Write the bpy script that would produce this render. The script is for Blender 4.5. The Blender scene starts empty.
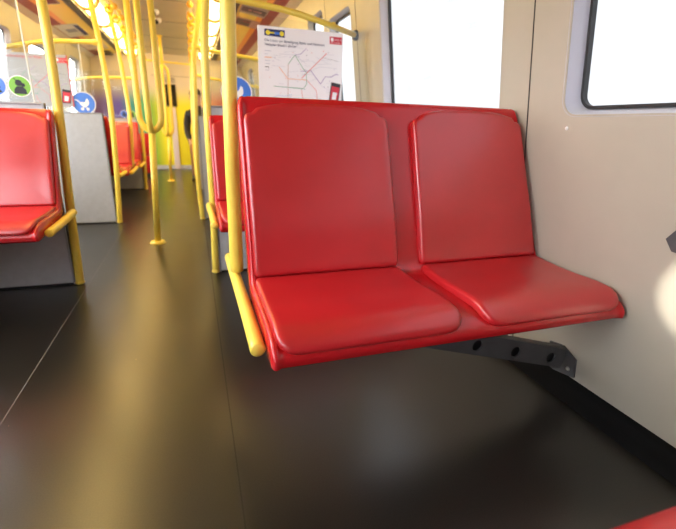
import bpy, bmesh, math, random
from mathutils import Vector, Matrix
random.seed(4)
scn = bpy.context.scene
COL = scn.collection
PI = math.pi

# ------------------------------------------------------------------ materials
def nmat(name):
    m = bpy.data.materials.new(name); m.use_nodes = True
    return m, m.node_tree.nodes, m.node_tree.links, m.node_tree.nodes['Principled BSDF']

def mat(name, rgb, rough=0.5, metal=0.0, spec=0.5, var=0.0, scale=20, bump=0.0, bscale=200, coat=0.0, rvar=0.0):
    m, N, L, b = nmat(name)
    b.inputs['Base Color'].default_value = (*rgb, 1)
    b.inputs['Roughness'].default_value = rough
    b.inputs['Metallic'].default_value = metal
    b.inputs['Specular IOR Level'].default_value = spec
    b.inputs['Coat Weight'].default_value = coat
    b.inputs['Coat Roughness'].default_value = 0.25
    tc = N.new('ShaderNodeTexCoord')
    if var > 0 or rvar > 0:
        n = N.new('ShaderNodeTexNoise'); n.inputs['Scale'].default_value = scale; n.inputs['Detail'].default_value = 6
        L.new(tc.outputs['Object'], n.inputs['Vector'])
        if var > 0:
            r = N.new('ShaderNodeValToRGB')
            r.color_ramp.elements[0].position = .3; r.color_ramp.elements[1].position = .7
            r.color_ramp.elements[0].color = (*[max(0, c*(1-var)) for c in rgb], 1)
            r.color_ramp.elements[1].color = (*[min(1, c*(1+var)) for c in rgb], 1)
            L.new(n.outputs['Fac'], r.inputs['Fac']); L.new(r.outputs['Color'], b.inputs['Base Color'])
        if rvar > 0:
            mr = N.new('ShaderNodeMapRange')
            mr.inputs['From Min'].default_value = .3; mr.inputs['From Max'].default_value = .7
            mr.inputs['To Min'].default_value = rough-rvar; mr.inputs['To Max'].default_value = rough+rvar
            L.new(n.outputs['Fac'], mr.inputs['Value']); L.new(mr.outputs['Result'], b.inputs['Roughness'])
    if bump > 0:
        n2 = N.new('ShaderNodeTexNoise'); n2.inputs['Scale'].default_value = bscale; n2.inputs['Detail'].default_value = 4
        L.new(tc.outputs['Object'], n2.inputs['Vector'])
        bp = N.new('ShaderNodeBump'); bp.inputs['Strength'].default_value = bump; bp.inputs['Distance'].default_value = .002
        L.new(n2.outputs['Fac'], bp.inputs['Height']); L.new(bp.outputs['Normal'], b.inputs['Normal'])
    return m

def emis(name, rgb, s):
    m, N, L, b = nmat(name)
    b.inputs['Base Color'].default_value = (*rgb, 1)
    b.inputs['Emission Color'].default_value = (*rgb, 1); b.inputs['Emission Strength'].default_value = s
    return m

def glass_mat(name, tint=(1, 1, 1), gloss=.08):
    m = bpy.data.materials.new(name); m.use_nodes = True
    N, L = m.node_tree.nodes, m.node_tree.links; N.clear()
    out = N.new('ShaderNodeOutputMaterial'); mix = N.new('ShaderNodeMixShader')
    t = N.new('ShaderNodeBsdfTransparent'); t.inputs['Color'].default_value = (*tint, 1)
    g = N.new('ShaderNodeBsdfGlossy'); g.inputs['Roughness'].default_value = .03
    lw = N.new('ShaderNodeLayerWeight'); lw.inputs['Blend'].default_value = .25
    mr = N.new('ShaderNodeMapRange'); mr.inputs['To Min'].default_value = gloss*.4; mr.inputs['To Max'].default_value = gloss*5
    L.new(lw.outputs['Facing'], mr.inputs['Value']); L.new(mr.outputs['Result'], mix.inputs['Fac'])
    L.new(t.outputs[0], mix.inputs[1]); L.new(g.outputs[0], mix.inputs[2]); L.new(mix.outputs[0], out.inputs['Surface'])
    return m

def ramp_mat(name, axis, stops, rough=.4, mode='CONSTANT', lo=0, hi=1, mirror=None):
    """colour bands along a world axis: stops = [(value, rgb)]"""
    m, N, L, b = nmat(name)
    g = N.new('ShaderNodeTexCoord'); s = N.new('ShaderNodeSeparateXYZ')
    L.new(g.outputs['Object'], s.inputs[0])
    v = s.outputs[axis]
    if mirror is not None:
        a = N.new('ShaderNodeMath'); a.operation = 'SUBTRACT'; a.inputs[1].default_value = mirror
        L.new(v, a.inputs[0]); c = N.new('ShaderNodeMath'); c.operation = 'ABSOLUTE'; L.new(a.outputs[0], c.inputs[0]); v = c.outputs[0]
    mr = N.new('ShaderNodeMapRange'); mr.inputs['From Min'].default_value = lo; mr.inputs['From Max'].default_value = hi
    L.new(v, mr.inputs['Value'])
    r = N.new('ShaderNodeValToRGB'); r.color_ramp.interpolation = mode
    while len(r.color_ramp.elements) < len(stops): r.color_ramp.elements.new(.5)
    for e, (p, c) in zip(r.color_ramp.elements, stops):
        e.position = (p-lo)/(hi-lo)
    for e, (p, c) in zip(r.color_ramp.elements, stops): e.color = (*c, 1)
    L.new(mr.outputs['Result'], r.inputs['Fac']); L.new(r.outputs['Color'], b.inputs['Base Color'])
    b.inputs['Roughness'].default_value = rough
    return m

M = {}
M['shell'] = mat('red_shell_plastic', (.54, .010, .016), .26, var=.04, scale=6, rvar=.015, coat=.25)
M['pad'] = mat('red_pad_plastic', (.52, .013, .019), .33, spec=.9, var=.08, scale=7, bump=.05, bscale=420, rvar=.04, coat=.2)
M['yellow'] = mat('yellow_paint', (.95, .72, .11), .28, var=.05, scale=5)
M['strap'] = mat('yellow_plastic', (.90, .45, .02), .4)
M['grey'] = mat('grey_laminate', (.46, .48, .52), .42, var=.05, scale=30, bump=.05)
M['greyedge'] = mat('grey_edge_profile', (.30, .31, .33), .35, metal=.4)
M['dark_metal'] = mat('dark_painted_steel', (.075, .077, .082), .42, var=.1)
M['steel'] = mat('brushed_steel', (.55, .54, .52), .35, metal=.9)
M['black'] = mat('black_rubber', (.012, .012, .014), .5)
M['wall'] = mat('beige_wall_laminate', (.45, .415, .34), .38, var=.025, scale=9, bump=.05, bscale=300)
M['reveal'] = mat('pale_window_reveal', (.47, .48, .55), .4)
M['ceiling'] = mat('ceiling_paint', (.52, .46, .31), .5, var=.04, scale=3)
M['white'] = mat('white_sheet', (.90, .90, .95), .5)
M['backlit_sheet'] = mat('sheet_backlit_shade', (.40, .42, .46), .5)  # dimness of the backlit map sheet put into its grey base colour
M['lamp'] = emis('warm_lamp_diffuser', (1.0, .69, .23), 10.0)
M['lampend'] = mat('lamp_joint', (.30, .20, .07), .5)
M['groove'] = mat('dark_vent_metal', (.10, .085, .065), .45)
M['trimgrey'] = mat('grey_ceiling_trim', (.40, .36, .30), .45)
M['glass'] = glass_mat('window_glass', (.97, .98, 1), .05)
M['screen'] = glass_mat('screen_glass', (.96, .98, .98), .09)
M['glassedge'] = mat('glass_edge_painted_highlight', (.75, .80, .80), .15)  # reflecting highlight along the glass edge, put in as pale colour
M['blue'] = mat('blue_sticker', (.07, .22, .78), .35)
M['green'] = mat('green_sticker', (.20, .50, .05), .35)
M['stickerwhite'] = mat('sticker_white', (.88, .88, .88), .4)
M['navy'] = mat('navy_print', (.02, .03, .15), .5)
M['redprint'] = mat('red_print', (.60, .03, .06), .5)
M['blackprint'] = mat('black_print', (.02, .02, .03), .5)
M['greyprint'] = mat('grey_print', (.30, .31, .36), .5)
for k, c in dict(l_red=(.75, .16, .16), l_green=(.20, .42, .30), l_violet=(.32, .22, .50), l_brown=(.45, .25, .18), l_orange=(.85, .35, .12),
                 l_blue=(.35, .50, .75), l_pale=(.60, .62, .72), l_yellow=(.9, .75, .05), l_teal=(.05, .35, .35)).items():
    M[k] = mat('print_'+k, c, .5)
M['jacket'] = mat('black_jacket_cloth', (.012, .012, .016), .8)
M['trousers'] = mat('brown_trouser_cloth', (.30, .12, .04), .8)
M['skin'] = mat('skin', (.55, .33, .23), .5)
M['shoe'] = mat('black_shoe_leather', (.012, .012, .012), .4)
M['hair'] = mat('dark_hair', (.03, .02, .015), .6)
M['facade'] = mat('pale_facade', (.10, .14, .20), .7)
M['facadeglass'] = mat('facade_window_glass', (.20, .28, .38), .2)
M['ground'] = mat('outside_ground', (.35, .34, .32), .9, var=.1)

# floor: dark speckled, polished and scuffed
def floor_mat():
    m, N, L, b = nmat('dark_speckled_floor')
    tc = N.new('ShaderNodeTexCoord')
    n = N.new('ShaderNodeTexNoise'); n.inputs['Scale'].default_value = 260; n.inputs['Detail'].default_value = 3
    n2 = N.new('ShaderNodeTexNoise'); n2.inputs['Scale'].default_value = 5; n2.inputs['Detail'].default_value = 7; n2.inputs['Roughness'].default_value = .65
    v = N.new('ShaderNodeTexVoronoi'); v.inputs['Scale'].default_value = 6
    for x in (n, n2, v): L.new(tc.outputs['Object'], x.inputs['Vector'])
    r = N.new('ShaderNodeValToRGB')
    r.color_ramp.elements[0].position = .35; r.color_ramp.elements[0].color = (.008, .0075, .0065, 1)
    r.color_ramp.elements[1].position = .72; r.color_ramp.elements[1].color = (.020, .018, .015, 1)
    L.new(n.outputs['Fac'], r.inputs['Fac'])
    lt = N.new('ShaderNodeMath'); lt.operation = 'LESS_THAN'; lt.inputs[1].default_value = .014
    L.new(v.outputs['Distance'], lt.inputs[0])
    gt = N.new('ShaderNodeMath'); gt.operation = 'GREATER_THAN'; gt.inputs[1].default_value = .42
    L.new(n2.outputs['Fac'], gt.inputs[0])
    an = N.new('ShaderNodeMath'); an.operation = 'MULTIPLY'; L.new(lt.outputs[0], an.inputs[0]); L.new(gt.outputs[0], an.inputs[1])
    mx = N.new('ShaderNodeMix'); mx.data_type = 'RGBA'
    L.new(an.outputs[0], mx.inputs['Factor']); L.new(r.outputs['Color'], mx.inputs['A']); mx.inputs['B'].default_value = (.22, .14, .07, 1)
    L.new(mx.outputs['Result'], b.inputs['Base Color'])
    mr = N.new('ShaderNodeMapRange'); mr.inputs['From Min'].default_value = .3; mr.inputs['From Max'].default_value = .7
    mr.inputs['To Min'].default_value = .275; mr.inputs['To Max'].default_value = .295
    L.new(n2.outputs['Fac'], mr.inputs['Value']); L.new(mr.outputs['Result'], b.inputs['Roughness'])
    b.inputs['Specular IOR Level'].default_value = .85
    return m
M['floor'] = floor_mat()
M['cove'] = mat('black_floor_cove', (.008, .008, .008), .9, spec=.05)

# ------------------------------------------------------------------ object helpers
def thing(name, label, cat, loc, group=None):
    o = bpy.data.objects.new(name, None); COL.objects.link(o); o.location = loc
    o.empty_display_size = .1
    o['label'] = label; o['category'] = cat
    if group: o['group'] = group
    return o

def tag(o, label, cat, group=None):
    o['label'] = label; o['category'] = cat
    if group: o['group'] = group
    return o

def root_of(o):
    v = Vector((0, 0, 0))
    while o is not None:
        v += o.location; o = o.parent
    return v

def put(name, me, parent=None, label=None):
    o = bpy.data.objects.new(name, me); COL.objects.link(o)
    if parent is not None:
        o.parent = parent
        off = root_of(parent)
        me.transform(Matrix.Translation(-off))
    if label: o['label'] = label
    return o

def obj(name, bm, mats, parent=None, smooth=False, label=None, angle=None):
    me = bpy.data.meshes.new(name)
    bmesh.ops.recalc_face_normals(bm, faces=bm.faces)
    bm.to_mesh(me); bm.free()
    for m in (mats if isinstance(mats, (list, tuple)) else [mats]): me.materials.append(m)
    if smooth:
        for p in me.polygons: p.use_smooth = True
        if angle: me.set_sharp_from_angle(angle=math.radians(angle))
    return put(name, me, parent, label)

def struct(o):
    o['kind'] = 'structure'; return o

def box(bm, lo, hi, mi=0, bev=0):
    vs = [bm.verts.new((x, y, z)) for x in (lo[0], hi[0]) for y in (lo[1], hi[1]) for z in (lo[2], hi[2])]
    fs = []
    for q in ((0, 1, 3, 2), (4, 6, 7, 5), (0, 4, 5, 1), (2, 3, 7, 6), (0, 2, 6, 4), (1, 5, 7, 3)):
        f = bm.faces.new([vs[i] for i in q]); f.material_index = mi; fs.append(f)
    if bev:
        es = list({e for f in fs for e in f.edges})
        bmesh.ops.bevel(bm, geom=es, offset=bev, segments=3, affect='EDGES', profile=.5)
    return bm

def smooth_path(pts, n=6):
    P = [Vector(p) for p in pts]
    if len(P) < 3: return P
    Q = [P[0]*2-P[1]] + P + [P[-1]*2-P[-2]]; out = []
    for i in range(1, len(Q)-2):
        for k in range(n):
            t = k/n; a, b, c, d = Q[i-1], Q[i], Q[i+1], Q[i+2]
            out.append(.5*((2*b)+(c-a)*t+(2*a-5*b+4*c-d)*t*t+(3*b-a-3*c+d)*t**3))
    return out+[P[-1]]

def tube(bm, pts, r, seg=14, mi=0, smooth=True, cap=.25):
    P = smooth_path(pts) if smooth else [Vector(p) for p in pts]
    rs = [r]*len(P) if not isinstance(r, (list, tuple)) else list(r)
    # rounded ends
    d0 = (P[1]-P[0]).normalized(); d1 = (P[-1]-P[-2]).normalized()
    if cap > 0:
        P = [P[0]] + [P[0]+d0*rs[0]*cap] + P[1:-1] + [P[-1]-d1*rs[-1]*cap] + [P[-1]]
        rs = [rs[0]*(1-cap)] + [rs[0]] + rs[1:-1] + [rs[-1]] + [rs[-1]*(1-cap)]
    up = Vector((0, 0, 1)) if abs(d0.z) < .9 else Vector((0, 1, 0))
    u = d0.cross(up).normalized(); rings = []
    for i, p in enumerate(P):
        t = (P[min(i+1, len(P)-1)]-P[max(i-1, 0)]).normalized()
        u = (u - t*u.dot(t)).normalized(); v = t.cross(u)
        rings.append([bm.verts.new(p+(u*math.cos(2*PI*k/seg)+v*math.sin(2*PI*k/seg))*rs[i]) for k in range(seg)])
    for a, b in zip(rings, rings[1:]):
        for k in range(seg):
            f = bm.faces.new((a[k], a[(k+1) % seg], b[(k+1) % seg], b[k])); f.material_index = mi
    for ring, rev in ((rings[0], True), (rings[-1], False)):
        f = bm.faces.new(ring[::-1] if rev else ring); f.material_index = mi
    return bm

def sphere(bm, c, r, sc=(1, 1, 1), mi=0, seg=14):
    g = bmesh.ops.create_uvsphere(bm, u_segments=seg, v_segments=seg//2+1, radius=r)
    for v in g['verts']: v.co = Vector((v.co.x*sc[0]+c[0], v.co.y*sc[1]+c[1], v.co.z*sc[2]+c[2]))
    for f in {f for v in g['verts'] for f in v.link_faces}: f.material_index = mi
    return bm

def rrect(x0, y0, x1, y1, r, n=6):
    """rounded rectangle outline, counter-clockwise"""
    pts = []
    for cx, cy, a in ((x1-r, y0+r, -90), (x1-r, y1-r, 0), (x0+r, y1-r, 90), (x0+r, y0+r, 180)):
        for k in range(n+1):
            t = math.radians(a+90*k/n); pts.append((cx+r*math.cos(t), cy+r*math.sin(t)))
    return pts

def holes_mesh(name, outlines, depth):
    """flat plate in local x-y with holes, thickness `depth` (each side)"""
    cu = bpy.data.curves.new(name, 'CURVE'); cu.dimensions = '2D'; cu.fill_mode = 'BOTH'; cu.extrude = depth
    for pts in outlines:
        s = cu.splines.new('POLY'); s.points.add(len(pts)-1); s.use_cyclic_u = True
        for p, q in zip(s.points, pts): p.co = (q[0], q[1], 0, 1)
    o = bpy.data.objects.new(name, cu); COL.objects.link(o)
    dg = bpy.context.evaluated_depsgraph_get()
    me = bpy.data.meshes.new_from_object(o.evaluated_get(dg))
    bpy.data.objects.remove(o); bpy.data.curves.remove(cu)
    me.name = name
    return me

def text_mesh(name, body, size, xf, parent, m, align='LEFT', ext=.0004):
    cu = bpy.data.curves.new(name, 'FONT'); cu.body = body; cu.size = size; cu.extrude = ext; cu.align_x = align
    o = bpy.data.objects.new(name, cu); COL.objects.link(o)
    dg = bpy.context.evaluated_depsgraph_get()
    me = bpy.data.meshes.new_from_object(o.evaluated_get(dg))
    bpy.data.objects.remove(o); bpy.data.curves.remove(cu)
    me.transform(xf); me.materials.clear(); me.materials.append(m)
    return put(name, me, parent)

# ------------------------------------------------------------------ the car body
CX = -.28                      # centre line of the car
WB, LEAN = 1.165, .12          # right wall: x = WB - LEAN*z
Y0, Y1 = -2.6, 8.6
ZC = 1.95; ZW = 1.86
def wx(z, d=0): return WB - LEAN*z + d
def side(s, x): return x if s > 0 else 2*CX - x

# floor with seams
bm = bmesh.new(); box(bm, (2*CX-1.25, Y0-.1, -.06), (1.25, Y1+.1, 0)); struct(obj('floor', bm, M['floor']))
bm = bmesh.new(); box(bm, (-.592, Y0, -.001), (-.589, Y1, .0006)); struct(obj('trim_1', bm, mat('floor_weld', (.16, .15, .14), .5)))
bm = bmesh.new(); box(bm, (.046, Y0, -.001), (.050, Y1, .0006)); struct(obj('trim_2', bm, M['black']))

# walls with window openings (u = Y, v = z)
OPEN = {  # y0, y1, z0, z1
    1: [(-2.2, -.75, .915, 1.60), (-.28, 1.055, .900, 1.60), (1.345, 2.345, .85, 1.60), (2.785, 3.22, .90, 1.56), (3.36, 3.78, .50, 1.66),
        (4.45, 5.12, .90, 1.62), (5.62, 6.35, .90, 1.62), (7.25, 7.85, .30, 1.68)],
    -1: [(-2.2, -.75, .915, 1.60), (-.28, 1.055, .900, 1.60), (1.345, 2.345, .85, 1.60), (2.785, 3.22, .90, 1.56),
         (3.36, 3.78, .50, 1.66), (4.2, 5.12, .90, 1.62), (5.62, 6.35, .90, 1.62), (7.25, 7.85, .30, 1.68)]}
def wallmap(me, s):
    for v in me.vertices:
        u, z, d = v.co
        v.co = (side(s, wx(z, d+.006)), u, z)
n_win = 0; n_door = 0
for s, nm in ((1, 'right'), (-1, 'left')):
    outl = [[(Y0, 0), (Y1, 0), (Y1, ZW), (Y0, ZW)]]
    for (a, b, c, d) in OPEN[s]: outl.append(rrect(a, c, b, d, .045))
    me = holes_mesh('wall_'+nm, outl, .006); wallmap(me, s)
    me.materials.clear(); me.materials.append(M['wall'])
    o = put('wall_'+nm, me); struct(o)
    # dark cove between floor and wall
    bm = bmesh.new()
    prof = [(wx(0)-.060, 0.0), (wx(0)-.056, .004), (wx(.0)-.030, .018), (wx(.03)-.010, .040), (wx(.062)-.004, .062), (wx(.062)+.02, .064), (wx(0)+.03, .0)]
    r0 = [bm.verts.new((side(s, x), Y0, z)) for x, z in prof]; r1 = [bm.verts.new((side(s, x), Y1, z)) for x, z in prof]
    for k in range(len(prof)-1): bm.faces.new((r0[k], r0[k+1], r1[k+1], r1[k]))
    struct(obj('baseboard_'+nm, bm, M['cove'], smooth=True))
    for (a, b, c, d) in OPEN[s]:
        isdoor = d-c > .9
        if isdoor: n_door += 1; nm2 = 'door_%d' % n_door
        else: n_win += 1; nm2 = 'window_%d' % n_win
        DEP = .05
        # reveal: splayed loft from the opening to the outer frame
        inn = rrect(a, c, b, d, .045); out = rrect(a+.012, c+.016, b-.020, d-.012, .04)
        bm = bmesh.new()
        R0 = [bm.verts.new((side(s, wx(z, -.001)), u, z)) for u, z in rrect(a-.006, c-.006, b+.006, d+.006, .05)]
        R1 = [bm.verts.new((side(s, wx(z, .004)), u, z)) for u, z in inn]
        R2 = [bm.verts.new((side(s, wx(z, DEP)), u, z)) for u, z in out]
        n = len(R0)
        for A, B in ((R0, R1), (R1, R2)):
            for k in range(n): bm.faces.new((A[k], A[(k+1) % n], B[(k+1) % n], B[k]))
        fr = struct(obj(nm2, bm, M['reveal'], smooth=True, angle=40))
        # black gasket
        g = .009
        gi = rrect(a+.012+g, c+.016+g, b-.020-g, d-.012-g, .032)
        bm = bmesh.new()
        ring = []
        for pts, dd in ((out, DEP), (out, DEP-.010), (gi, DEP-.010), (gi, DEP+.006)):
            ring.append([bm.verts.new((side(s, wx(z, dd)), u, z)) for u, z in pts])
        for A, B in zip(ring, ring[1:]):
            for k in range(n): bm.faces.new((A[k], A[(k+1) % n], B[(k+1) % n], B[k]))
        obj('gasket', bm, M['black'], fr)
        me = holes_mesh('pane', [gi], .002)
        for v in me.vertices:
            u, z, dd = v.co; v.co = (side(s, wx(z, DEP+.004+dd)), u, z)
        me.materials.clear(); me.materials.append(M['glass']); put('pane', me, fr)
        # daylight portal for this opening
        la = bpy.data.lights.new('window_daylight', 'AREA'); la.shape = 'RECTANGLE'
        la.size = b-a; la.size_y = d-c; la.cycles.is_portal = True
        lo = bpy.data.objects.new('window_daylight', la); COL.objects.link(lo)
        zm = (c+d)/2; lo.location = (side(s, wx(zm, .075)), (a+b)/2, zm)
        lo.rotation_euler = Vector((-s, 0, 0)).to_track_quat('-Z', 'Z').to_euler()

# panel joints in the right and left wall (dark gaps), one thin strip each
k = 3
for s in (1, -1):
    for yj in (1.20, 2.695, 3.29, 5.37, 7.05):
        bm = bmesh.new()
        for zz0, zz1 in ((.07, ZW),):
            vs = [bm.verts.new((side(s, wx(z, d)), y, z)) for z in (zz0, zz1) for y in (yj-.0022, yj+.0022) for d in (-.0012, .004)]
            for q in ((0, 1, 3, 2), (4, 6, 7, 5), (0, 4, 5, 1), (2, 3, 7, 6), (0, 2, 6, 4), (1, 5, 7, 3)): bm.faces.new([vs[i] for i in q])
        struct(obj('trim_%d' % k, bm, M['black'])); k += 1

# ceiling with transverse joints
bm = bmesh.new(); box(bm, (CX-1.5, Y0-.1, ZC), (CX+1.5, Y1+.1, ZC+.05)); struct(obj('ceiling', bm, M['ceiling']))
for yj in (3.9, 4.9, 5.9, 6.9, 7.9):
    bm = bmesh.new(); box(bm, (CX-.48, yj-.004, ZC-.002), (CX+.48, yj+.004, ZC+.01)); struct(obj('trim_%d' % k, bm, M['groove'])); k += 1
# sloping advert coves, grooves and wall-top trim
cove = ramp_mat('striped_cove_print', 0, [(.0, (.50, .40, .14)), (.80, (.95, .70, .12)), (1.00, (.95, .38, .05)), (1.055, (.30, .015, .02)), (1.15, (.60, .56, .50))],
                rough=.35, lo=0, hi=1.3, mirror=CX)
for s in (1, -1):
    bm = bmesh.new()
    pr = [(.80, 1.915), (1.00, 1.885), (1.15, 1.855), (1.225, 1.82), (1.26, 1.82), (1.26, 1.96), (.80, 1.96)]
    r0 = [bm.verts.new((CX+s*x, Y0, z)) for x, z in pr]; r1 = [bm.verts.new((CX+s*x, Y1, z)) for x, z in pr]
    for q in range(len(pr)): bm.faces.new((r0[q], r0[(q+1) % len(pr)], r1[(q+1) % len(pr)], r1[q]))
    struct(obj('trim_%d' % k, bm, cove)); k += 1
    for x in (.705, .738, .771):
        bm = bmesh.new(); box(bm, (min(CX+s*x, CX+s*(x+.022)), Y0, 1.905), (max(CX+s*x, CX+s*(x+.022)), Y1, 1.96)); struct(obj('trim_%d' % k, bm, M['groove'])); k += 1
    bm = bmesh.new(); box(bm, (min(CX+s*.69, CX+s*.80), Y0, 1.93), (max(CX+s*.69, CX+s*.80), Y1, 1.955)); struct(obj('trim_%d' % k, bm, M['black'])); k += 1

# end walls
rainbow = ramp_mat('rainbow_end_wall_wrap', 0, [(-1.5, (.20, .10, .40)), (-1.15, (.12, .07, .46)), (-.98, (.02, .26, .30)), (-.76, (.06, .34, .12)), (-.62, (.28, .44, .03)),
                   (-.46, (.78, .70, .015)), (.12, (.80, .66, .015)), (.32, (.72, .26, .04)), (.6, (.55, .06, .06))], rough=.45, mode='LINEAR', lo=-1.5, hi=1)
m = rainbow; N, L = m.node_tree.nodes, m.node_tree.links; b = N['Principled BSDF']
src = b.inputs['Base Color'].links[0].from_socket
sep = [n for n in N if n.bl_idname == 'ShaderNodeSeparateXYZ'][0]
mr = N.new('ShaderNodeMapRange'); mr.interpolation_type = 'SMOOTHSTEP'
mr.inputs['From Min'].default_value = 1.08; mr.inputs['From Max'].default_value = 1.50
L.new(sep.outputs[2], mr.inputs['Value'])
mx = N.new('ShaderNodeMix'); mx.data_type = 'RGBA'; L.new(mr.outputs[0], mx.inputs['Factor']); L.new(src, mx.inputs['A']); mx.inputs['B'].default_value = (.60, .53, .46, 1)
L.new(mx.outputs['Result'], b.inputs['Base Color'])
bm = bmesh.new(); box(bm, (-1.8, Y1, 0), (1.25, Y1+.05, ZC)); struct(obj('wall_front', bm, rainbow))
bm = bmesh.new(); box(bm, (-1.8, Y0-.05, 0), (1.25, Y0, ZC)); struct(obj('wall_back', bm, M['wall']))
bm = bmesh.new(); box(bm, (-1.6, Y1-.012, 0), (1.2, Y1, .07)); struct(obj('baseboard_front', bm, M['grey']))
bm = bmesh.new(); box(bm, (-.60, Y1-.006, 1.60), (.42, Y1, 1.606)); struct(obj('trim_%d' % k, bm, M['groove'])); k += 1
# narrow dark window and pale post in the end wall
bm = bmesh.new(); box(bm, (-.44, Y1-.02, 1.10), (-.215, Y1, 1.47), bev=.008); w = struct(obj('window_%d' % (n_win+1), bm, M['black']))
bm = bmesh.new(); box(bm, (-.425, Y1-.023, 1.115), (-.23, Y1-.019, 1.455)); obj('pane', bm, mat('dark_glass', (.01, .01, .012), .1), w)
bm = bmesh.new(); box(bm, (-.345, Y1-.03, .0), (-.245, Y1, 1.09), bev=.008); struct(obj('trim_%d' % k, bm, mat('pale_post_paint', (.66, .56, .52), .4))); k += 1
for zz in (1.50, 1.53, 1.56):
    bm = bmesh.new(); box(bm, (-.44, Y1-.008, zz), (-.215, Y1, zz+.012)); struct(obj('trim_%d' % k, bm, M['groove'])); k += 1

# ------------------------------------------------------------------ ceiling lamps
i = 0
for s in (1, -1):
    for j in range(9):
        ya = .96 + j*.84; yb = ya+.80
        if s > 0 and j < 3: continue      # the right-hand row starts farther down the car
        nice = 'right' if s > 0 else 'left'
        t = thing('ceiling_lamp', 'x', 'ceiling lamp', (CX+s*.585, (ya+yb)/2, ZC), 'warm lamp strips along the ceiling')
        t['label'] = 'glowing yellow ceiling lamp segment in the %s-hand lamp row along the aisle' % nice
        t['group'] = 'lamp segments of the %s-hand ceiling row' % nice
        bm = bmesh.new()
        nx = 10; rows = []
        for y in (ya+.012, ya+.03, yb-.03, yb-.012):
            rows.append([bm.verts.new((CX+s*.585+.088*math.cos(PI*q/nx), y, ZC-.004-(.090*math.sin(PI*q/nx) if y not in (ya+.012, yb-.012) else .070*math.sin(PI*q/nx)))) for q in range(nx+1)])
        for A, B in zip(rows, rows[1:]):
            for q in range(nx): bm.faces.new((A[q], A[q+1], B[q+1], B[q]))
        bm.faces.new(rows[0]); bm.faces.new(rows[-1])
        obj('diffuser', bm, M['lamp'], t, smooth=True, angle=50)
        bm = bmesh.new(); tube(bm, [(CX+s*.585+.095*math.cos(PI*q/nx), yb+.02, ZC-.002-.094*math.sin(PI*q/nx)) for q in range(nx+1)], .020, seg=8, smooth=False)
        obj('joint_hoop', bm, M['lampend'], t, smooth=True)

# ------------------------------------------------------------------ seats
PROF = [(-.006, .368), (-.008, .384), (.004, .402), (.030, .416), (.08, .424), (.18, .424), (.285, .426), (.318, .433), (.338, .455), (.356, .51), (.381, .60),
        (.411, .70), (.446, .82), (.466, .885), (.474, .908), (.484, .918), (.496, .918)]
BACK = [(.508, .908), (.505, .87), (.472, .77), (.436, .63), (.404, .49), (.382, .425), (.345, .392), (.22, .376), (.06, .362), (.004, .360)]
PADS_S = [(-.002, .392), (.002, .408), (.018, .424), (.045, .434), (.10, .436), (.18, .434), (.26, .437), (.330, .443)]
PADS_B = [(.332, .452), (.344, .50), (.368, .60), (.398, .70), (.433, .82), (.458, .900)]

class Prof:
    def __init__(s, pts):
        s.p = smooth_path([(0, a, b) for a, b in pts], 8); s.l = [0]
        for a, b in zip(s.p, s.p[1:]): s.l.append(s.l[-1]+(b-a).length)
        s.L = s.l[-1]
    def at(s, d):
        d = min(max(d, 0), s.L)
        for i in range(len(s.p)-1):
            if d <= s.l[i+1]+1e-9:
                t = (d-s.l[i])/max(1e-9, s.l[i+1]-s.l[i]); p = s.p[i].lerp(s.p[i+1], t)
                break
        a = s.p[max(0, i-1)]; b = s.p[min(len(s.p)-1, i+2)]; tg = (b-a).normalized()
        return p, Vector((0, -tg.z, tg.y))     # outward = up / forward

def pad_mesh(outline_fn, prof, h=.013):
    """outline_fn -> list of (x, d); domed pad following the profile"""
    pts = outline_fn; n = len(pts)
    cx = (min(p[0] for p in pts)+max(p[0] for p in pts))/2; cd = (min(p[1] for p in pts)+max(p[1] for p in pts))/2
    hw = cx-min(p[0] for p in pts); hd = cd-min(p[1] for p in pts)
    bm = bmesh.new(); rings = []
    prof_h = [(0, -.012), (.0, h*.25), (.0015, h*.62), (.005, h*.92), (.010, h), (.020, h*1.0), (.034, h*.92)]
    for f in (.28, .4, .55, .7, .85): prof_h.append((f, h*.85))
    for ins, hh in prof_h:
        if ins < .05: sx, sd = 1-ins/hw, 1-ins/hd
        else: sx = sd = 1-ins
        ring = []
        for x, d in pts:
            X = cx+(x-cx)*sx; D = cd+(d-cd)*sd
            p, nn = prof.at(D); ring.append(bm.verts.new(Vector((X, p.y, p.z))+nn*hh))
        rings.append(ring)
    for A, B in zip(rings, rings[1:]):
        for q in range(n): bm.faces.new((A[q], A[(q+1) % n], B[(q+1) % n], B[q]))
    p, nn = prof.at(cd); c = bm.verts.new(Vector((cx, p.y, p.z))+nn*h*.85)
    for q in range(n): bm.faces.new((rings[-1][q], rings[-1][(q+1) % n], c))
    return bm

def densify(pts, m=.02):
    out = []
    for a, b in zip(pts, pts[1:]+pts[:1]):
        L_ = math.hypot(b[0]-a[0], b[1]-a[1]); k_ = max(1, int(L_/m))
        for j in range(k_): out.append((a[0]+(b[0]-a[0])*j/k_, a[1]+(b[1]-a[1])*j/k_))
    return out

def rq(corners, rads, n=6):
    """rounded quadrilateral (x, d), corners in order"""
    out = []
    m_ = len(corners)
    for i_ in range(m_):
        p = Vector(corners[i_]); a = Vector(corners[i_-1]); b = Vector(corners[(i_+1) % m_]); r = rads[i_]
        A = p+(a-p).normalized()*r; B = p+(b-p).normalized()*r
        for j in range(n+1):
            t = j/n; q = A*(1-t)**2+p*2*t*(1-t)+B*t*t; out.append((q.x, q.y))
    return out

def xr(z): return .993-.12*(z-.368)

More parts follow.
